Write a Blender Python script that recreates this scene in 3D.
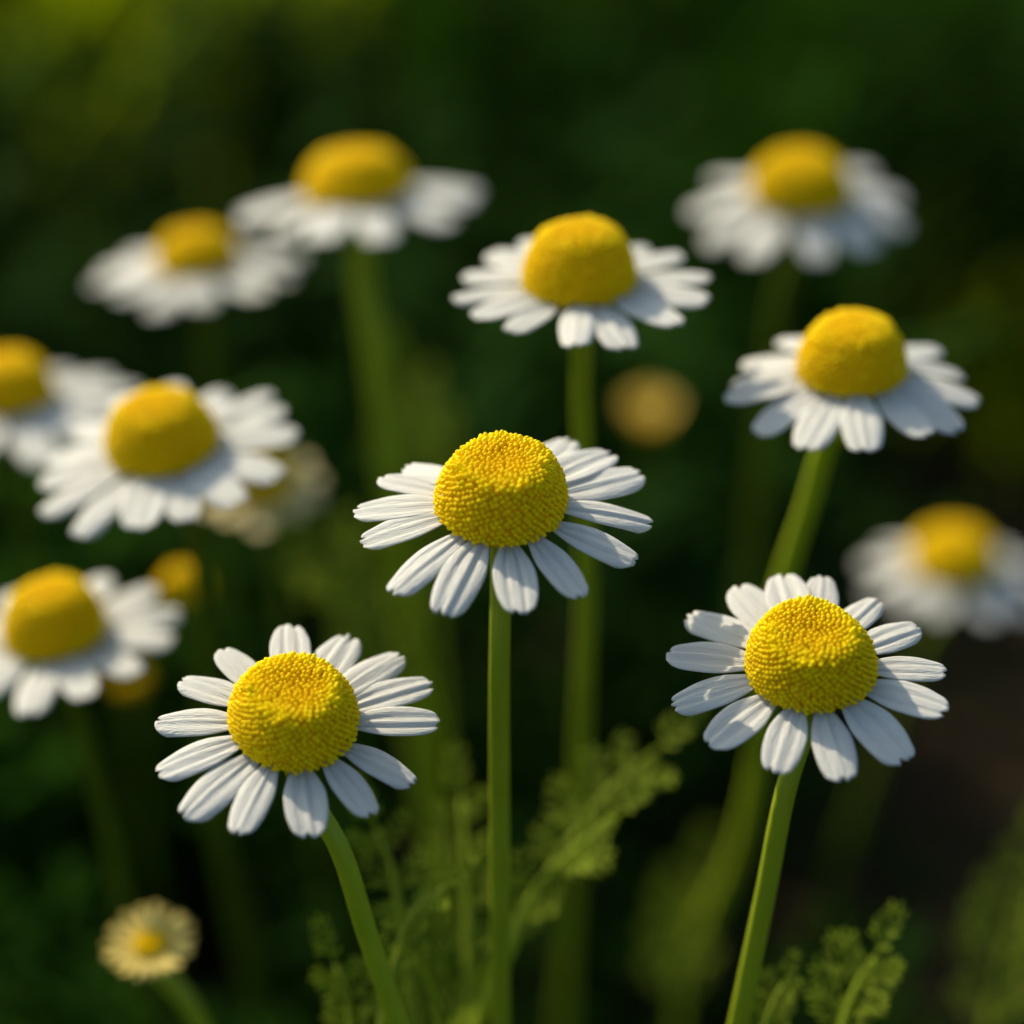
import bpy, math, random
from mathutils import Vector, Matrix, Quaternion, noise
random.seed(11)
R = math.radians
for o in list(bpy.data.objects):
    bpy.data.objects.remove(o)
scene = bpy.context.scene
COL = scene.collection

# ------------------------------------------------------------------ camera, light, exposure
PITCH, HALF, CAM_H, FOCUS = R(26), R(12), 0.293, 0.2115
cam_d = bpy.data.cameras.new("camera")
cam = bpy.data.objects.new("camera", cam_d)
COL.objects.link(cam)
cam.location = (0, 0, CAM_H)
cam.rotation_euler = (R(90) - PITCH, 0, 0)
cam_d.sensor_width = 36
cam_d.lens = 18 / math.tan(HALF)
cam_d.clip_start, cam_d.clip_end = 0.005, 200
cam_d.dof.use_dof = True
cam_d.dof.focus_distance = FOCUS
cam_d.dof.aperture_fstop = 8.2
scene.camera = cam

SUN_EL, SUN_AZ = R(40), R(-44)          # azimuth clockwise from +Y: behind the flowers and to the left
world = bpy.data.worlds.new("World")
scene.world = world
world.use_nodes = True
wn = world.node_tree
sky = wn.nodes.new("ShaderNodeTexSky")
sky.sky_type = 'NISHITA'
sky.sun_disc = False
sky.ozone_density, sky.dust_density, sky.air_density = 3.0, 3.0, 0.7
sky.sun_elevation, sky.sun_rotation = SUN_EL, SUN_AZ
veil = wn.nodes.new("ShaderNodeMix")                     # thin warm veil over the blue sky
veil.data_type = 'RGBA'; veil.blend_type = 'MULTIPLY'; veil.inputs[0].default_value = 1
veil.inputs[7].default_value = (1.0, 1.03, 0.83, 1)
wn.links.new(sky.outputs[0], veil.inputs[6])
wn.links.new(veil.outputs[2], wn.nodes["Background"].inputs[0])
wn.nodes["Background"].inputs[1].default_value = 0.13
sun_d = bpy.data.lights.new("sun", 'SUN')
sun_d.energy, sun_d.angle, sun_d.color = 3.3, R(0.5), (1.0, 0.855, 0.60)
sun = bpy.data.objects.new("sun", sun_d)
COL.objects.link(sun)
to_sun = Vector((math.sin(SUN_AZ) * math.cos(SUN_EL), math.cos(SUN_AZ) * math.cos(SUN_EL), math.sin(SUN_EL)))
sun.rotation_euler = to_sun.to_track_quat('Z', 'Y').to_euler()
sun.location = (-1, 1, 2)
scene.view_settings.view_transform = 'Standard'
scene.view_settings.look = 'None'
scene.view_settings.exposure = 0.84
scene.view_settings.gamma = 1
scene.render.engine = 'CYCLES'
scene.cycles.use_denoising = True
scene.cycles.max_bounces = 8

# ------------------------------------------------------------------ helpers
T = math.tan(HALF)
CP = Vector((0, 0, CAM_H))
FW = Vector((0, math.cos(PITCH), -math.sin(PITCH)))
UP = Vector((0, math.sin(PITCH), math.cos(PITCH)))
RT = Vector((1, 0, 0))
def ray(px, py):
    return FW + RT * ((px - 512) / 512 * T) - UP * ((py - 512) / 512 * T)
def at(px, py, depth):
    return CP + ray(px, py) * depth
def on_plane(px, py, p, n):
    d = ray(px, py)
    return CP + d * ((p - CP).dot(n) / d.dot(n))
def at_y(px, py, y):
    d = ray(px, py)
    return CP + d * (y / d.y)

class MB:
    """collects verts and faces, then links them as one mesh object"""
    def __init__(s): s.v, s.f, s.c = [], [], []
    def add(s, vs, fs, c=None):
        b = len(s.v)
        s.v += [tuple(v) for v in vs]
        s.f += [tuple(i + b for i in f) for f in fs]
        s.c += [0.5 if c is None else c] * len(vs)
    def tube(s, pts, rad, seg=10, ribs=0, c=None):
        n = len(pts); vs = []; fs = []
        t0 = (pts[1] - pts[0]).normalized()
        ref = Vector((0, 1, 0)) if abs(t0.y) < .9 else Vector((1, 0, 0))
        for i, p in enumerate(pts):
            t = (pts[min(i + 1, n - 1)] - pts[max(i - 1, 0)]).normalized()
            a = t.cross(ref).normalized(); b = t.cross(a)
            r = rad(i / (n - 1)) if callable(rad) else rad
            for k in range(seg):
                g = 2 * math.pi * k / seg
                rr = r * (1 + (0.05 * math.cos(ribs * g) if ribs else 0))
                vs.append(p + a * (rr * math.cos(g)) + b * (rr * math.sin(g)))
        for i in range(n - 1):
            for k in range(seg):
                fs.append((i * seg + k, i * seg + (k + 1) % seg, (i + 1) * seg + (k + 1) % seg, (i + 1) * seg + k))
        fs.append(tuple(range(seg))[::-1]); fs.append(tuple(range((n - 1) * seg, n * seg)))
        s.add(vs, fs, c)
    def mesh(s, name, mat, smooth=True):
        me = bpy.data.meshes.new(name)
        me.from_pydata(s.v, [], s.f)
        at_ = me.attributes.new("tint", 'FLOAT', 'POINT')
        at_.data.foreach_set("value", s.c)
        me.materials.append(mat)
        if smooth: me.polygons.foreach_set("use_smooth", [True] * len(me.polygons))
        me.update()
        return me
def obj(name, me, parent=None, loc=None, rot=None, scale=None):
    o = bpy.data.objects.new(name, me)
    COL.objects.link(o)
    if parent: o.parent = parent
    if loc is not None: o.location = loc
    if rot is not None:
        o.rotation_mode = 'QUATERNION'; o.rotation_quaternion = rot
    if scale is not None: o.scale = scale
    return o
def thing(name, label, cat, loc, group=None):
    o = obj(name, None, loc=loc)
    o.empty_display_size = 0.01
    o["label"] = label; o["category"] = cat
    if group: o["group"] = group
    return o
def spline(pts, n):
    """smooth curve through the points, even in length whatever their spacing"""
    k = len(pts); L = [0.0]
    for p, q in zip(pts, pts[1:]): L.append(L[-1] + max(1e-6, (q - p).length))
    M = []
    for i in range(k):
        if i == 0: M.append((pts[1] - pts[0]) / (L[1] - L[0]))
        elif i == k - 1: M.append((pts[-1] - pts[-2]) / (L[-1] - L[-2]))
        else:
            h0, h1 = L[i] - L[i - 1], L[i + 1] - L[i]
            M.append(((pts[i] - pts[i - 1]) / h0 * h1 + (pts[i + 1] - pts[i]) / h1 * h0) / (h0 + h1))
    out = []; j = 0
    for i in range(n + 1):
        x = L[-1] * i / n
        while j < k - 2 and x > L[j + 1]: j += 1
        h = L[j + 1] - L[j]; t = (x - L[j]) / h
        out.append(pts[j] * (2*t**3 - 3*t*t + 1) + M[j] * (h * (t**3 - 2*t*t + t)) + pts[j + 1] * (3*t*t - 2*t**3) + M[j + 1] * (h * (t**3 - t*t)))
    return out

# ------------------------------------------------------------------ materials
def mat_new(name):
    m = bpy.data.materials.new(name); m.use_nodes = True
    nt = m.node_tree; nt.nodes.clear()
    return m, nt, nt.nodes.new, nt.links.new
def leafy(name, c1, c2, translucent, rough=.55, spec=.25, noise_scale=60, rnd=.25, bump=0, tcol=None, fine=None, tint=None):
    """two-tone procedural surface with light passing through"""
    m, nt, N, L = mat_new(name)
    tc = N("ShaderNodeTexCoord"); nz = N("ShaderNodeTexNoise")
    nz.inputs["Scale"].default_value = noise_scale; nz.inputs["Detail"].default_value = 3
    L(tc.outputs["Object"], nz.inputs["Vector"])
    mx = N("ShaderNodeMix"); mx.data_type = 'RGBA'
    mx.inputs[6].default_value = (*c1, 1); mx.inputs[7].default_value = (*c2, 1)
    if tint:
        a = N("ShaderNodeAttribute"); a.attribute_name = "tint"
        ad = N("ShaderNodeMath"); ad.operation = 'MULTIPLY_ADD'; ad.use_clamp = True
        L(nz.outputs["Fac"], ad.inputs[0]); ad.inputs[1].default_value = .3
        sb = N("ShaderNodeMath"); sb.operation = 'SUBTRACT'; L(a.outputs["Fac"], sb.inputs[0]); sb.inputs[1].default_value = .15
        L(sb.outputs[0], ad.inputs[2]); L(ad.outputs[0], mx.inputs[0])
    else:
        L(nz.outputs["Fac"], mx.inputs[0])
    oi = N("ShaderNodeObjectInfo"); mr = N("ShaderNodeMapRange")
    mr.inputs[3].default_value = 1 - rnd; mr.inputs[4].default_value = 1 + rnd * .4
    L(oi.outputs["Random"], mr.inputs[0])
    hs = N("ShaderNodeHueSaturation"); L(mx.outputs[2], hs.inputs["Color"]); L(mr.outputs[0], hs.inputs["Value"])
    p = N("ShaderNodeBsdfPrincipled"); L(hs.outputs[0], p.inputs["Base Color"])
    p.inputs["Roughness"].default_value = rough; p.inputs["Specular IOR Level"].default_value = spec
    tr = N("ShaderNodeBsdfTranslucent")
    if tcol:
        m2 = N("ShaderNodeMix"); m2.data_type = 'RGBA'; m2.blend_type = 'MULTIPLY'; m2.inputs[0].default_value = 1
        L(hs.outputs[0], m2.inputs[6]); m2.inputs[7].default_value = (*tcol, 1); L(m2.outputs[2], tr.inputs["Color"])
    else:
        L(hs.outputs[0], tr.inputs["Color"])
    ms = N("ShaderNodeMixShader"); ms.inputs[0].default_value = translucent
    L(p.outputs[0], ms.inputs[1]); L(tr.outputs[0], ms.inputs[2])
    if bump:
        fz = N("ShaderNodeTexNoise"); mp = N("ShaderNodeMapping")
        mp.inputs["Scale"].default_value = fine; L(tc.outputs["Object"], mp.inputs[0]); L(mp.outputs[0], fz.inputs["Vector"])
        fz.inputs["Scale"].default_value = 1; fz.inputs["Detail"].default_value = 2
        bp = N("ShaderNodeBump"); bp.inputs["Strength"].default_value = bump; bp.inputs["Distance"].default_value = .0002
        L(fz.outputs["Fac"], bp.inputs["Height"]); L(bp.outputs[0], p.inputs["Normal"])
    out = N("ShaderNodeOutputMaterial"); L(ms.outputs[0], out.inputs[0])
    return m
M_PETAL = leafy("white_petal", (.70, .71, .72), (.78, .78, .77), .42, .6, .2, 6, .05, .8, fine=(1.5, 60, 60))
M_YOUNG = leafy("pale_yellow_petal", (.93, .75, .20), (.97, .85, .36), .5, .6, .15, 6, .05)
M_CREAM = leafy("cream_petal", (.76, .64, .34), (.82, .72, .44), .35, .55, .25, 6, .1, .6, fine=(1.5, 50, 50))
M_DISC = leafy("yellow_floret", (.88, .61, .001), (.99, .82, .003), .32, .6, .10, 8, .05, tint=True)
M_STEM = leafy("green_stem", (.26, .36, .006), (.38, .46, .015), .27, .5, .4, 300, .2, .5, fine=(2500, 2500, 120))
M_STEM_SHADE = leafy("shaded_green_stem", (.075, .13, .004), (.13, .18, .008), .27, .6, .15, 300, .2)  # stem green darkened: shade on the blurred farther stems put into the colour
M_CALYX = leafy("green_calyx", (.14, .19, .02), (.22, .26, .04), .15, .55, .3, 10, .15)
M_LEAF = leafy("feathery_leaf", (.18, .29, .008), (.42, .50, .045), .50, .6, .15, 6, .25, tcol=(1.2, 1.1, .5))
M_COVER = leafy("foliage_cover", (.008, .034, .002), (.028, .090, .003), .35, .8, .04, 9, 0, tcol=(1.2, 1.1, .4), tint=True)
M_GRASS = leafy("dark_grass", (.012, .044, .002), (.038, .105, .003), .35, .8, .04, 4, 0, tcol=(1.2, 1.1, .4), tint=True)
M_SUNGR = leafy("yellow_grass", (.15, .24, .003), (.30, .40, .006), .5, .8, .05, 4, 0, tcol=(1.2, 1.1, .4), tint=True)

def soil_mat():
    m, nt, N, L = mat_new("dark_soil")
    tc = N("ShaderNodeTexCoord"); n1 = N("ShaderNodeTexNoise"); n2 = N("ShaderNodeTexNoise")
    n1.inputs["Scale"].default_value = 5; n1.inputs["Detail"].default_value = 6
    n2.inputs["Scale"].default_value = 90; n2.inputs["Detail"].default_value = 5
    L(tc.outputs["Object"], n1.inputs[0]); L(tc.outputs["Object"], n2.inputs[0])
    r = N("ShaderNodeValToRGB"); L(n1.outputs["Fac"], r.inputs[0])
    r.color_ramp.elements[0].position = .38; r.color_ramp.elements[0].color = (.026, .015, .007, 1)
    r.color_ramp.elements[1].position = .62; r.color_ramp.elements[1].color = (.014, .019, .005, 1)
    p = N("ShaderNodeBsdfPrincipled"); p.inputs["Roughness"].default_value = .95; p.inputs["Specular IOR Level"].default_value = .1
    L(r.outputs[0], p.inputs["Base Color"])
    b = N("ShaderNodeBump"); b.inputs["Strength"].default_value = .7; b.inputs["Distance"].default_value = .006
    L(n2.outputs["Fac"], b.inputs["Height"]); L(b.outputs[0], p.inputs["Normal"])
    o = N("ShaderNodeOutputMaterial"); L(p.outputs[0], o.inputs[0])
    return m

# ------------------------------------------------------------------ setting
def ground():
    mb = MB(); xs = []
    # finer cells near the flowers, wide ones to the horizon
    line = [-60, -25, -10, -4] + [-2 + .05 * i for i in range(81)] + [4, 10, 25, 60]
    vs = []; n = len(line)
    for y in line:
        for x in line:
            near = max(0, 1 - max(abs(x), abs(y)) / 2.0)
            vs.append((x, y, (noise.noise(Vector((x * 7, y * 7, 0))) * .008 - .004) * min(1, near * 3)))
    fs = [(j * n + i, j * n + i + 1, (j + 1) * n + i + 1, (j + 1) * n + i) for j in range(n - 1) for i in range(n - 1)]
    mb.add(vs, fs)
    o = obj("ground", mb.mesh("ground", soil_mat()))
    o["kind"] = "structure"; o["label"] = "dark brown soil under the chamomile plants"
ground()

def blade(mb, x, y, h, w, az, lean, c, tip=.15, n=5):
    """one grass blade, folded slightly along its middle"""
    d = Vector((math.cos(az), math.sin(az), 0)); s = Vector((-d.y, d.x, 0)); vs = []
    for i in range(n + 1):
        t = i / n
        p = Vector((x, y, -.004)) + d * (lean * h * t * t) + Vector((0, 0, h * t * (1 - .25 * lean * t)))
        ww = w * (1 - t ** 2.2 * (1 - tip)) / 2
        vs += [p - s * ww, p + d * (ww * .35), p + s * ww]
    fs = []
    for i in range(n):
        for k in range(2):
            fs.append((3 * i + k, 3 * i + k + 1, 3 * i + k + 4, 3 * i + k + 3))
    mb.add(vs, fs, c)
def stuff(name, mb, mat, label, cat):
    o = obj(name, mb.mesh(name, mat)); o["kind"] = "stuff"; o["label"] = label; o["category"] = cat
    return o

def patch(x, y, s=3.0, k=0):
    return noise.noise(Vector((x * s + k, y * s - k, k)))

# dark meadow grass behind the flowers
mb = MB(); rnd = random.Random(3)
for i in range(9000):
    y = .62 + 1.9 * rnd.random() ** 1.3
    x = rnd.uniform(-1, 1) * (.42 + .55 * y)
    if abs(x + .14 * y / .84) < .085 and y < .90: continue
    if x > .1 and y < .95 and patch(x, y, 3, 5) > .1: continue
    h = rnd.uniform(.06, .20) * (1 + .35 * (y - .6))
    blade(mb, x, y, h, rnd.uniform(.004, .010), rnd.uniform(0, 6.28), rnd.uniform(.1, .8), min(1, max(0, .35 + .9 * patch(x, y, 2.2, 1) + rnd.uniform(-.15, .15))))
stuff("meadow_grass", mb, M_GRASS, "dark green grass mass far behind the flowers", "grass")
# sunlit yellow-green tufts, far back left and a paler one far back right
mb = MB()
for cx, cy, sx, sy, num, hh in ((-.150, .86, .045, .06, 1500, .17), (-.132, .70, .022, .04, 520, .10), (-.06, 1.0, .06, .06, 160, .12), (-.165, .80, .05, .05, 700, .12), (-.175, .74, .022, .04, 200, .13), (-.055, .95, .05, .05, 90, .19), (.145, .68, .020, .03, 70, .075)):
    for i in range(num):
        x = rnd.gauss(cx, sx); y = rnd.gauss(cy, sy)
        blade(mb, x, y, hh * rnd.uniform(.5, 1.1), rnd.uniform(.003, .006), rnd.uniform(0, 6.28), rnd.uniform(.1, .7), rnd.random())
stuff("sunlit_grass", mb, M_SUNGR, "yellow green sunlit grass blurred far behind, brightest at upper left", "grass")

# ------------------------------------------------------------------ feathery foliage
def lobe(mb, p, d, nrm, ln, w, c=None):
    """a flattened little finger of a chamomile leaf"""
    s = d.cross(nrm).normalized(); vs = [p - s * (w * .3), p + s * (w * .3)]
    for t, k in ((.45, .55), (.8, .5), (1.0, .18)):
        q = p + d * (ln * t) + nrm * (ln * .10 * t * t)
        vs += [q - s * (w * k), q + s * (w * k)]
    vs2 = [v - nrm * (w * .28) for v in map(Vector, vs)]
    fs = []
    for i in range(3):
        a = 2 * i
        fs += [(a, a + 1, a + 3, a + 2), (8 + a, 8 + a + 2, 8 + a + 3, 8 + a + 1), (a, a + 2, a + 10, a + 8), (a + 1, a + 9, a + 11, a + 3)]
    fs += [(6, 7, 15, 14), (0, 8, 9, 1)]
    mb.add(vs + vs2, fs, c)
def leaflet_mesh(seed, flat=False):
    """a pinna of unit length along +X: fine axis with paired, forked fingers"""
    rr = random.Random(seed); mb = MB(); n = 4
    ax = [Vector((t, 0, .10 * t * t)) for t in [i / 8 for i in range(9)]]
    mb.tube(ax, lambda t: .022 * (1 - .5 * t), 6)
    for i in range(n):
        t = .22 + .68 * i / (n - 1)
        for sd in (-1, 1):
            p = Vector((t, 0, .10 * t * t)); a = R(rr.uniform(36, 58))
            d = Vector((math.cos(a), sd * math.sin(a), rr.uniform(-.1, .3))).normalized()
            ln = (.34 - .18 * abs(t - .35)) * rr.uniform(.7, 1.2)
            up = (Vector((0, 0, 1)) - d * d.z).normalized()
            lobe(mb, p, d, up, ln * 1.35, .056)
            for k in (rr.choice((-1, 1)),):
                d2 = (Quaternion((0, 0, 1), k * R(rr.uniform(25, 45))) @ d).normalized()
                up2 = (Vector((0, 0, 1)) - d2 * d2.z).normalized()
                lobe(mb, p + d * (ln * .45), d2, up2, ln * .70, .048)
    lobe(mb, ax[-1] - Vector((.05, 0, 0)), Vector((1, 0, .2)).normalized(), Vector((-.2, 0, 1)).normalized(), .30, .06)
    return mb
LEAFLETS = [leaflet_mesh(s).mesh("leaflet", M_LEAF) for s in range(5)]

def frond(label, pts, size, pairs=6, start=.45, group="feathery chamomile leaves among the stems", rad=.0007, seed=0, rise=.35):
    """pts: stalk from the ground up; leaflets sit along its upper part"""
    rr = random.Random(seed * 7 + 1)
    base = pts[0]; t = thing("feathery_leaf", label, "leaf", base, group)
    sp = spline([p - base for p in pts], 120)
    arc = [0]
    for p, q in zip(pts, pts[1:]): arc.append(arc[-1] + (q - p).length)
    u0 = arc[1] / arc[-1]; start = u0 + (1 - u0) * max(0, start - .45)
    mb = MB(); mb.tube(sp, lambda u: rad * (1.0 if u < u0 else 1.0 - .6 * (u - u0) / (1 - u0)), 8)
    obj("stalk", mb.mesh("stalk", M_LEAF), t)
    k = 0
    for i in range(pairs):
        u = start + (1 - start) * (i + .3) / pairs; q = min(119, int(u * 120))
        p = sp[q]; tg = (sp[q + 1] - sp[max(q - 1, 0)]).normalized()
        side = tg.cross(Vector((-.3, -.5, .8))).normalized()
        for sd in (-1, 1):
            d = (tg * rr.uniform(.75, 1.1) + side * sd + Vector((0, rr.uniform(-.2, .2), rise * rr.uniform(0, .5)))).normalized()
            zz = (Vector((-.3, -.5, .8)) + Vector((rr.uniform(-.3, .3), rr.uniform(-.3, .3), 0)))
            zz = (zz - d * zz.dot(d)).normalized(); yy = zz.cross(d)
            rot = Matrix((d, yy, zz)).transposed().to_quaternion()
            s = size * .54 * (1.05 - .55 * abs(i / pairs - .35)) * rr.uniform(.75, 1.2)
            obj("leaflet", LEAFLETS[k % 5], t, p, rot, (s, s, s)); k += 1
    tg = (sp[-1] - sp[-4]).normalized(); zz = Vector((-.3, -.5, .8)); zz = (zz - tg * zz.dot(tg)).normalized()
    obj("leaflet", LEAFLETS[2], t, sp[-1], Matrix((tg, zz.cross(tg), zz)).transposed().to_quaternion(), (size * .6,) * 3)
    return t

# foliage mass filling the bed between and behind the plants
mb = MB(); rnd = random.Random(8)
def scatter_frond(x, y, h, c):
    az = rnd.uniform(0, 6.28); lean = rnd.uniform(.1, .6)
    d = Vector((math.cos(az), math.sin(az), 0))
    pts = [Vector((x, y, -.003)) + d * (lean * h * t * t) + Vector((0, 0, h * t)) for t in (0, .25, .5, .75, 1)]
    mb.tube(pts, lambda u: .0009 * (1.2 - .8 * u), 4, c=c)
    for i in range(7):
        u = .35 + .65 * i / 6; q = min(3, int(u * 4)); p = pts[q].lerp(pts[q + 1], u * 4 - q)
        for k in range(2):
            a = rnd.uniform(0, 6.28)
            dd = Vector((math.cos(a), math.sin(a), rnd.uniform(.1, .9))).normalized()
            nn = Vector((0, 0, 1)); nn = (nn - dd * nn.dot(dd)).normalized()
            ln = h * rnd.uniform(.14, .26)
            lobe(mb, p, dd, nn, ln, ln * .16, c)
            for e in (-1, 1):
                d2 = Quaternion(nn, e * R(rnd.uniform(28, 50))) @ dd
                lobe(mb, p + dd * (ln * .4), d2, nn, ln * .55, ln * .13, c)
for i in range(1500):
    y = rnd.uniform(.20, .85); x = rnd.uniform(-1, 1) * (.16 + .42 * y)
    if x > .07 and .30 < y < .66 and patch(x, y, 6, 2) > -.5: continue      # bare soil at the right
    h = rnd.uniform(.025, .085) * (.8 if y < .3 else 1.0)
    if y > .36: h *= 1.45
    scatter_frond(x, y, h, min(1, max(0, .30 + .9 * patch(x, y, 7, 9) + rnd.uniform(-.15, .15))))
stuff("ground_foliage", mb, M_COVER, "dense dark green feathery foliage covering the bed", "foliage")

# ------------------------------------------------------------------ flower parts
def petal_mesh(seed, mat, width=.21, droop=.10, groove=.030):
    """unit length along +X, rounded notched tip, two grooves, real thickness"""
    rr = random.Random(seed); nu, nt_ = 17, 24
    n1 = rr.uniform(-.35, .05); n2 = n1 + rr.uniform(.35, .55); d1, d2 = rr.uniform(.05, .10), rr.choice((0, 0, .03, .05))
    g1, g2 = -.34 + rr.uniform(-.06, .06), .34 + rr.uniform(-.06, .06); tw = rr.uniform(-.05, .05); cup = rr.uniform(-.01, .05)
    top = []
    for j in range(nt_ + 1):
        t = j / nt_
        w = width * (.34 + .66 * math.sin(min(1, t / .54) * math.pi / 2) ** 1.2) * (1 - .17 * max(0, (t - .6) / .4) ** 2)
        for i in range(nu + 1):
            u = -1 + 2 * i / nu
            e = 1 - .20 * (1 - math.sqrt(max(0, 1 - .97 * u * u))) - d1 * math.exp(-((u - n1) / .11) ** 2) - d2 * math.exp(-((u - n2) / .10) ** 2)
            x = t * (1 + (e - 1) * t ** 2.0)
            fade = math.sin(min(1, t / .25) * math.pi / 2) * (1 - .35 * t)
            z = -groove * fade * (math.exp(-((u - g1) / .15) ** 2) + math.exp(-((u - g2) / .15) ** 2))
            z += .010 * fade * math.cos(u * 17 + seed) * (1 - abs(u))
            z -= droop * t ** 2.2 + cup * u * u * math.sin(t * math.pi * .6) * .8
            z += tw * u * t * width * 1.5
            top.append(Vector((x, u * w + tw * .4 * t * t, z)))
    m = len(top); th = .011
    vs = top + [v - Vector((0, 0, th)) for v in top]; fs = []
    W = nu + 1
    for j in range(nt_):
        for i in range(nu):
            a = j * W + i
            fs.append((a, a + W, a + W + 1, a + 1)[::-1]); fs.append((m + a, m + a + W, m + a + W + 1, m + a + 1))
    rim = [i for i in range(W)] + [j * W + nu for j in range(1, nt_ + 1)] + [nt_ * W + i for i in range(nu - 1, -1, -1)] + [j * W for j in range(nt_ - 1, 0, -1)]
    for a, b in zip(rim, rim[1:] + rim[:1]):
        fs.append((a, b, m + b, m + a)[::-1])
    mb = MB(); mb.add(vs, fs)
    return mb.mesh("petal", mat)
PETALS = [petal_mesh(s, M_PETAL, .185 + .012 * (s % 3), .06 + .025 * (s % 4), .019 + .007 * (s % 3)) for s in range(12)]
YOUNG = [petal_mesh(s + 40, M_YOUNG, .16, -.06, .015) for s in range(4)]
CREAMS = [petal_mesh(s + 20, M_CREAM, .19, -.10 if s % 2 else -.04, .02) for s in range(4)]

def disc_mesh(seed, hgt=1.0, count=1000, fine=True, dimple=.10, open_ring=1.0, ex=2.35):
    """unit-radius cone of packed florets on a smooth dome"""
    rr = random.Random(seed); mb = MB()
    lo = -.10
    def surf(th, az):
        r = math.sin(th); z = math.cos(th)
        if z > 0:
            q_ = (r ** ex + z ** ex) ** (-1 / ex); r *= q_; z *= q_
        k = 1 + .03 * math.cos(2 * az + seed) + .02 * math.cos(3 * az + seed * 2)
        zz = (z * hgt if z > 0 else z * .7) - dimple * math.exp(-(th / .42) ** 2) + .35 * dimple * math.exp(-((th - .72) / .17) ** 2)
        return Vector((r * k * math.cos(az), r * k * math.sin(az), zz))
    rings, seg = 22, 40; vs = []; thmax = math.acos(lo) + .25
    for j in range(rings + 1):
        for i in range(seg):
            vs.append(surf(max(.001, thmax * j / rings), 2 * math.pi * i / seg) * .90)
    fs = [(j * seg + i, j * seg + (i + 1) % seg, (j + 1) * seg + (i + 1) % seg, (j + 1) * seg + i)[::-1] for j in range(rings) for i in range(seg)]
    fs.append(tuple(range(rings * seg, (rings + 1) * seg)))
    mb.add(vs, fs, .05)
    prof = ((-.8, .62), (-.1, .96), (.30, .98), (.62, .82), (.86, .54), (1.0, .20)) if fine else ((-.6, .7), (.3, 1), (.9, .5))
    sg = 8 if fine else 5
    sp = math.sqrt(2 * math.pi * (1 - lo) / count) * .50
    tab = [(0.0, 0.0)]; steps = 400; tm = math.acos(lo)
    for k in range(steps):
        p, q = surf(tm * k / steps, 1.0), surf(tm * (k + 1) / steps, 1.0)
        tab.append((tab[-1][0] + (q - p).length * .5 * (math.hypot(p.x, p.y) + math.hypot(q.x, q.y)), tm * (k + 1) / steps))
    area = tab[-1][0]; sp = math.sqrt(2 * math.pi * area / count) * .49; kk = 0
    for i in range(count):
        want = area * (i + .5) / count
        while tab[kk + 1][0] < want: kk += 1
        th = tab[kk][1] + (tab[kk + 1][1] - tab[kk][1]) * (want - tab[kk][0]) / (tab[kk + 1][0] - tab[kk][0])
        az = i * 2.399963; th = max(.01, th + rr.gauss(0, .20) * sp)
        az = i * 2.399963 + rr.gauss(0, .24) * sp / max(.15, math.sin(th))
        p = surf(th, az); q = surf(th + .02, az); q2 = surf(th, az + .02)
        nrm = (q - p).cross(q2 - p).normalized()
        deg = math.degrees(th)
        ring = math.exp(-((deg - 40) / 9) ** 2) * open_ring * (.45 + .55 * math.sin(az * 2 + seed) ** 2)
        s = sp * (.80 + .20 * min(1, deg / 30) + .46 * ring * rr.random() + rr.uniform(-.18, .13))
        tall = (1.15 if deg < 48 else 1.0) + 1.3 * ring * rr.random() ** 1.5 + (.4 * rr.random() ** 4)
        if deg > 50: s *= 1.03
        nrm = (nrm + Vector((rr.gauss(0, .07), rr.gauss(0, .07), rr.gauss(0, .07)))).normalized()
        a = nrm.orthogonal().normalized(); b = nrm.cross(a); g0 = rr.random() * 6
        c = min(1, max(0, (.35 if deg < 26 else .5) + .4 * ring + rr.gauss(0, .14)))
        vs = []
        for zz, r_ in prof:
            for k in range(sg):
                g = g0 + 2 * math.pi * k / sg
                vs.append(p + nrm * (s * zz * tall) + (a * math.cos(g) + b * math.sin(g)) * (s * r_))
        m = len(prof)
        fs = [(j * sg + k, j * sg + (k + 1) % sg, (j + 1) * sg + (k + 1) % sg, (j + 1) * sg + k) for j in range(m - 1) for k in range(sg)]
        fs.append(tuple(range((m - 1) * sg, m * sg)))
        mb.add(vs, fs, c)
    return mb.mesh("flower_disc", M_DISC)

def calyx_mesh():
    """green cup of overlapping bracts, unit radius, hanging below the petals"""
    mb = MB(); prof = ((0.0, .95), (-.12, .98), (-.30, .80), (-.46, .48), (-.58, .24), (-.66, .20)); seg = 28; vs = []
    for z, r in prof:
        for k in range(seg):
            g = 2 * math.pi * k / seg
            rr = r * (1 + .05 * math.cos(14 * g)); vs.append((rr * math.cos(g), rr * math.sin(g), z + .03 * math.cos(14 * g)))
    fs = [(j * seg + k, (j + 1) * seg + k, (j + 1) * seg + (k + 1) % seg, j * seg + (k + 1) % seg) for j in range(len(prof) - 1) for k in range(seg)]
    fs.append(tuple(range(seg))); fs.append(tuple(range((len(prof) - 1) * seg, len(prof) * seg))[::-1])
    mb.add(vs, fs)
    return mb.mesh("calyx", M_CALYX)
CALYX = calyx_mesh()
DISC_A = [disc_mesh(1, .91, 1000, True, .115, 1.0, 2.2), disc_mesh(2, .86, 960, True, .12, 1.0, 2.2), disc_mesh(3, .86, 980, True, .12, 1.0, 2.2)]
DISC_B = [disc_mesh(4, 1.08, 760, False, .05, .6, 2.15), disc_mesh(5, .98, 760, False, .05, .6, 2.1), disc_mesh(6, .90, 760, False, .06, .5, 2.1), disc_mesh(8, .80, 760, False, .05, .4, 2.0)]
DISC_YOUNG = disc_mesh(7, .45, 420, False, .12, .3)

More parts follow.
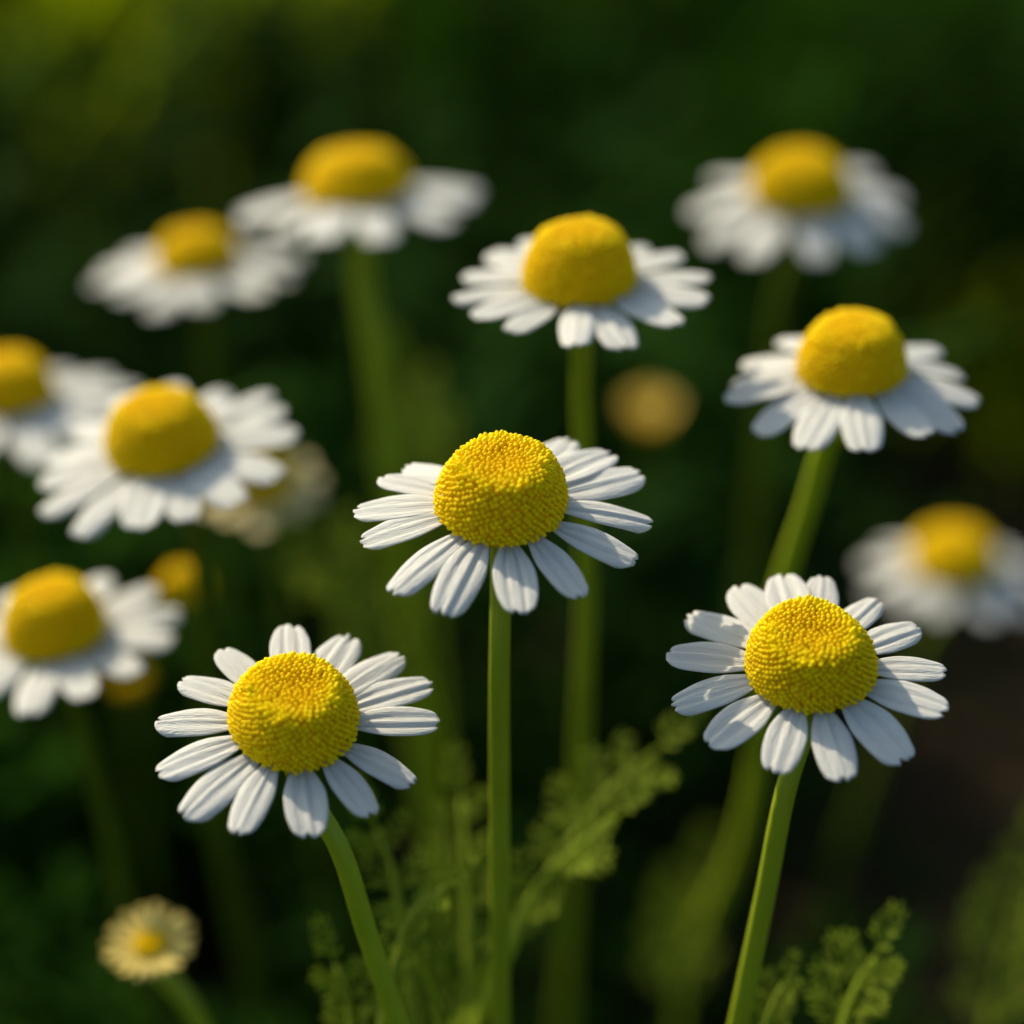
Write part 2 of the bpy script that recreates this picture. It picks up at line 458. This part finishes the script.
def flower(name, label, cat, px, py, depth, a_px, e, roll, r_px, droop, stem, disc, petals=PETALS, n=14, tips=None,
           seed=0, stem_px=24, lift=0, group="chamomile flowers on tall stems", calyx=1.0, ylean=0.0, attach=.78, wide=1.0, jit=.12, phase=None, smat=None):
    rr = random.Random(seed + 50)
    pix = depth * T / 512
    c = at(px, py, depth)                                   # centre of the disc's base
    view = ray(px, py).normalized()
    e, roll = R(e), R(roll)
    up = UP - view * UP.dot(view); up.normalize(); rt = view.cross(up).normalized()
    nrm = ((rt * math.sin(roll) + up * math.cos(roll)) * math.cos(e) - view * math.sin(e)).normalized()
    X = rt - nrm * rt.dot(nrm); X.normalize(); Y = nrm.cross(X)
    a = a_px * .98 * pix
    # stem: out of the calyx, through the waypoints, down to the ground
    head = c - nrm * (a * .62 * calyx)
    pts = [head - nrm * (-a * .15), head - nrm * (a * .45)]
    for (sx, sy) in stem:
        pts.append(at_y(sx, sy, c.y + ylean * (sy - py) / 500))
    d = (pts[-1] - pts[-2]).normalized()
    if seed >= 4: d = Vector((d.x, d.y + .42, d.z)).normalized()
    if d.z > -.4: d = Vector((d.x, d.y, -.4)).normalized()
    z = pts[-1].z
    foot = pts[-1] + d * (z / -d.z)
    pts += [pts[-1].lerp(foot, .5), Vector((foot.x, foot.y, -.003))]
    root = thing(name, label, cat, Vector((foot.x, foot.y, 0)), group)
    o = root.location
    r = stem_px * .5 * pix
    mb = MB(); mb.tube([p - o for p in spline(pts, 120)], lambda u: r * (1.0 + .18 * max(0, 1 - u * 25) + .12 * u), 20, 5)
    obj("stem", mb.mesh("stem", smat or M_STEM), root)
    Q = Matrix((X, Y, nrm)).transposed().to_quaternion()
    obj("calyx", CALYX, root, c - o - nrm * (a * .04), Q, (a * .86, a * .86, a * calyx))
    spin = Quaternion((0, 0, 1), rr.uniform(0, 6.28))
    obj("flower_disc", disc, root, c - o, Q @ spin, (a, a, a))
    # petals
    rp = r_px * pix; dl = droop * rp; polar = []
    if tips:
        for tx, ty in tips:
            h = on_plane(tx, ty, c - nrm * dl, nrm) - c
            polar.append((math.atan2(h.dot(Y), h.dot(X)), math.hypot(h.dot(X), h.dot(Y)), dl))
        polar.sort()
        # behind the disc the photo shows no tips: fill the gap evenly
        for i in range(len(polar)):
            g0 = polar[i][0]; g1 = polar[(i + 1) % len(tips)][0] + (2 * math.pi if i == len(tips) - 1 else 0)
            k = int(round((g1 - g0) / .62)) - 1
            for q in range(k):
                polar.append((g0 + (g1 - g0) * (q + 1) / (k + 1), rp * .90, dl * 1.5))
    else:
        p0 = rr.uniform(0, 6.28) if phase is None else R(phase)
        for i in range(n):
            polar.append((p0 + 2 * math.pi * (i + rr.uniform(-.5, .5) * jit * 2) / n, rp * rr.uniform(.93, 1.04), dl * rr.uniform(.6, 1.35)))
    for i, (g, rad, dd) in enumerate(polar):
        out = X * math.cos(g) + Y * math.sin(g)
        me = petals[(i * 5 + seed) % len(petals)]
        zat = -.10 * a - (i % 2) * .045 * a
        p = c + out * (a * attach) + nrm * zat
        ln = math.hypot(rad - a * attach, dd + zat)
        ang = math.atan2(dd + zat - .075 * ln + (0 if not lift else -lift * ln), rad - a * attach)
        xd = out * math.cos(ang) - nrm * math.sin(ang)
        if lift: ln = (rad - a * attach) / max(.35, math.cos(ang))
        yd = nrm.cross(xd).normalized(); zd = xd.cross(yd)
        q = Matrix((xd, yd, zd)).transposed().to_quaternion() @ Quaternion((1, 0, 0), rr.gauss(0, .02 if tips else .07))
        wv = wide * rr.uniform(.92, 1.08)
        lw = min(ln, .0105) if not lift else ln
        obj("petal", me, root, p - o, q, (ln, lw * 1.13 * wv, ln))
    return root

S = dict
flower("chamomile_flower", "tallest sharp white daisy at picture centre with domed yellow disc and straight upright stem", "flower",
       502, 502, .2118, 67, 36, 1, 150, .15, [(499, 660), (499, 800), (500, 1024)], DISC_A[0], seed=1, stem_px=21.5, wide=0.88,
       tips=[(380, 478), (404, 461), (353, 510), (360, 541), (390, 589), (443, 610), (521, 614), (582, 596), (637, 558), (654, 516), (644, 475), (611, 450), (569, 434)])
flower("chamomile_flower", "sharp white daisy at lower left facing the viewer, stem slanting down to the right", "flower",
       294, 720, .2100, 66, 46, -1, 142, .09, [(338, 845), (366, 930), (398, 1024)], DISC_A[1], seed=2, stem_px=21.5, wide=0.9,
       tips=[(289, 625), (349, 630), (402, 651), (432, 681), (440, 723), (416, 778), (374, 812), (311, 836), (235, 834), (183, 812), (156, 769), (155, 718), (181, 676), (221, 648)])
flower("chamomile_flower", "sharp white daisy at lower right facing the viewer, stem slanting down to the left", "flower",
       810, 664, .2105, 65, 45, 2, 141, .09, [(787, 785), (766, 890), (738, 1024)], DISC_A[2], seed=3, stem_px=21.5, wide=0.97,
       tips=[(735, 583), (780, 573), (825, 576), (877, 595), (920, 625), (947, 670), (948, 711), (909, 756), (844, 778), (775, 772), (708, 745), (672, 702), (667, 653), (686, 611)])
flower("chamomile_flower", "slightly soft white daisy with tall yellow cone, directly above the sharp central daisy", "flower",
       580, 279, .2380, 56, 24, -1, 134, .05, [(581, 400), (586, 560), (580, 760)], DISC_B[0], seed=4, wide=0.92, stem_px=20, n=14, ylean=.015, phase=8)
flower("chamomile_flower", "slightly soft white daisy on a curved light green stem, above the sharp right daisy", "flower",
       852, 367, .2360, 56, 27, 2, 130, .19, [(829, 440), (808, 505), (784, 578), (752, 790)], DISC_B[1], seed=5, wide=1.0, stem_px=22, ylean=0.04, n=14, phase=20)
flower("chamomile_flower", "pale blurred daisy cut by the right picture edge, lowest of those on the right", "flower",
       954, 562, .3450, 45, 29, 4, 94, .18, [(930, 640), (862, 800), (800, 960)], DISC_B[3], seed=6, smat=M_STEM_SHADE, stem_px=15, wide=1.0, n=12, ylean=.06)
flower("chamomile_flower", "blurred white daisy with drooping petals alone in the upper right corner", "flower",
       801, 190, .3080, 50, 27, 1, 111, .20, [(783, 290), (766, 420), (748, 600)], DISC_B[3], seed=7, smat=M_STEM_SHADE, stem_px=17, ylean=.04, wide=1.08, n=11)
flower("chamomile_flower", "blurred white daisy seen nearly side on, topmost left of centre above a thick stem", "flower",
       357, 188, .2980, 53, 13, -7, 126, .18, [(362, 250), (375, 360), (388, 480)], DISC_B[3], seed=8, stem_px=23, wide=1.0, n=12)
flower("chamomile_flower", "blurred white daisy with small yellow disc, touching the topmost daisy", "flower",
       197, 260, .3150, 42, 18, -7, 107, .13, [(206, 330), (214, 450), (220, 600)], DISC_B[3], seed=9, smat=M_STEM_SHADE, stem_px=14, ylean=.06, wide=1.0, n=12)
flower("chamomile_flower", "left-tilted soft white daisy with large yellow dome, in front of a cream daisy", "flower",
       163, 444, .2500, 56, 30, -16, 138, .07, [(192, 530), (208, 640), (216, 760)], DISC_B[1], seed=10, smat=M_STEM_SHADE, stem_px=15, ylean=.03, wide=0.92, n=15)
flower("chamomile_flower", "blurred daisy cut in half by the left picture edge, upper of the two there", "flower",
       6, 394, .2900, 48, 23, -8, 130, .12, [(16, 480), (36, 580), (60, 700)], DISC_B[2], seed=11, smat=M_STEM_SHADE, stem_px=15, ylean=.05, wide=1.0, n=13)
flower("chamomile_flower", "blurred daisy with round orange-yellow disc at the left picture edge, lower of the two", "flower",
       56, 631, .2580, 51, 30, -12, 126, .06, [(84, 730), (110, 840), (134, 960)], DISC_B[0], seed=12, smat=M_STEM_SHADE, stem_px=17, ylean=.03, wide=1.0, n=13)
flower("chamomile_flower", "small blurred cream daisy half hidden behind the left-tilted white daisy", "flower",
       259, 482, .3150, 36, 38, -5, 68, .15, [(275, 560), (290, 700)], DISC_B[2], CREAMS, seed=13, smat=M_STEM_SHADE, stem_px=12, n=11, wide=1.25)
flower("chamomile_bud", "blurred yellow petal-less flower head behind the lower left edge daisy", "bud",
       184, 590, .3000, 26, 25, 8, 30, .1, [(196, 650), (206, 760)], DISC_B[1], n=0, seed=14, smat=M_STEM_SHADE, stem_px=12, group="half open and petal-less heads")
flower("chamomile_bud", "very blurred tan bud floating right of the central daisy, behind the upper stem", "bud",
       650, 419, .4200, 14, 30, 0, 25, 0, [(655, 500), (660, 640), (662, 760)], DISC_YOUNG, YOUNG, n=16, seed=15, smat=M_STEM_SHADE, stem_px=9, lift=1.3, wide=1.3, group="half open and petal-less heads")
flower("chamomile_bud", "half-open daisy with short cream yellow petals at the bottom left corner", "bud",
       150, 944, .2540, 17, 50, -14, 48, 0, [(186, 1000), (212, 1050)], DISC_YOUNG, YOUNG, n=23, seed=16, stem_px=20, lift=.01, wide=0.62, attach=.75, calyx=1.5, jit=.35, group="half open and petal-less heads")
flower("chamomile_bud", "dim yellow flower head barely showing under the lower left edge daisy", "bud",
       130, 682, .3900, 14, 25, 0, 30, .1, [(138, 760), (146, 860)], DISC_B[2], n=0, seed=17, smat=M_STEM_SHADE, stem_px=14, group="half open and petal-less heads")

# ------------------------------------------------------------------ feathery leaves one can tell apart
def up_from(px, py, depth, more, base_dx=0.0, base_dy=.01):
    """a stalk from the ground to waypoints given as image point + depth"""
    p = at(px, py, depth)
    pts = [Vector((p.x + base_dx, p.y + base_dy, -.002)), p] + [at(*m) for m in more]
    return pts
frond("pale green feathery leaf leaning right beside the central stem", up_from(515, 925, .250, [(560, 860, .250), (610, 790, .252), (655, 752, .254)], -.004), .0100, 5, .48, seed=1)
frond("feathery leaf with bright finger tips just right of the central stem, below the pale one", up_from(505, 960, .244, [(545, 880, .244), (590, 838, .243), (618, 815, .243)], -.004), .0075, 4, .55, seed=2)
frond("green feathery leaf between the lower left daisy's stem and the central stem", up_from(410, 985, .238, [(402, 930, .238), (392, 870, .239), (376, 828, .240)], .004), .0085, 4, .50, seed=3)
frond("small feathery leaf curling right between the two lower stems", up_from(385, 1020, .232, [(400, 950, .232), (420, 905, .232), (446, 888, .232)], -.004), .0060, 4, .55, seed=4)
frond("feathery leaf touching the left side of the central stem", up_from(470, 960, .250, [(468, 900, .251), (466, 850, .252), (462, 800, .254)], .003), .0085, 5, .5, seed=5)
frond("broad bright feathery leaf at the bottom edge right of the right stem", up_from(836, 1060, .236, [(846, 1015, .236), (858, 985, .236), (874, 958, .236)], -.002), .0085, 4, .72, seed=6)
frond("small feathery leaf against the foot of the right slanting stem", up_from(762, 1050, .234, [(768, 1020, .234), (776, 1000, .234), (784, 984, .234)], -.002), .0050, 4, .75, seed=7)
frond("blurred feathery leaf at the lower right picture edge", up_from(985, 1040, .30, [(1000, 980, .30), (1015, 920, .30), (1035, 860, .30)], -.004), .014, 5, .5, seed=8)
frond("blurred feathery leaf left of the right daisy's lower stem", up_from(680, 1010, .36, [(684, 960, .36), (690, 920, .36), (700, 880, .36)], .004), .012, 4, .5, seed=9)
frond("blurred green leaf spray below the central daisy at left", up_from(400, 700, .33, [(385, 640, .33), (362, 590, .33), (330, 555, .33)], .004), .016, 5, .5, seed=10)
frond("blurred green leaf spray rising behind the left of the central daisy", up_from(430, 560, .36, [(425, 490, .36), (418, 440, .36), (405, 395, .36)], .004), .015, 5, .5, seed=11)
frond("low feathery leaf at the bottom edge beside the lower left daisy's stem", up_from(350, 1060, .236, [(352, 1020, .236), (345, 990, .236), (336, 965, .236)], .003), .0075, 4, .6, seed=12)
frond("low feathery leaf at the bottom edge between the lower left stem and the central one", up_from(440, 1050, .240, [(436, 1010, .240), (428, 985, .240), (418, 960, .240)], .003), .0080, 4, .6, seed=13)
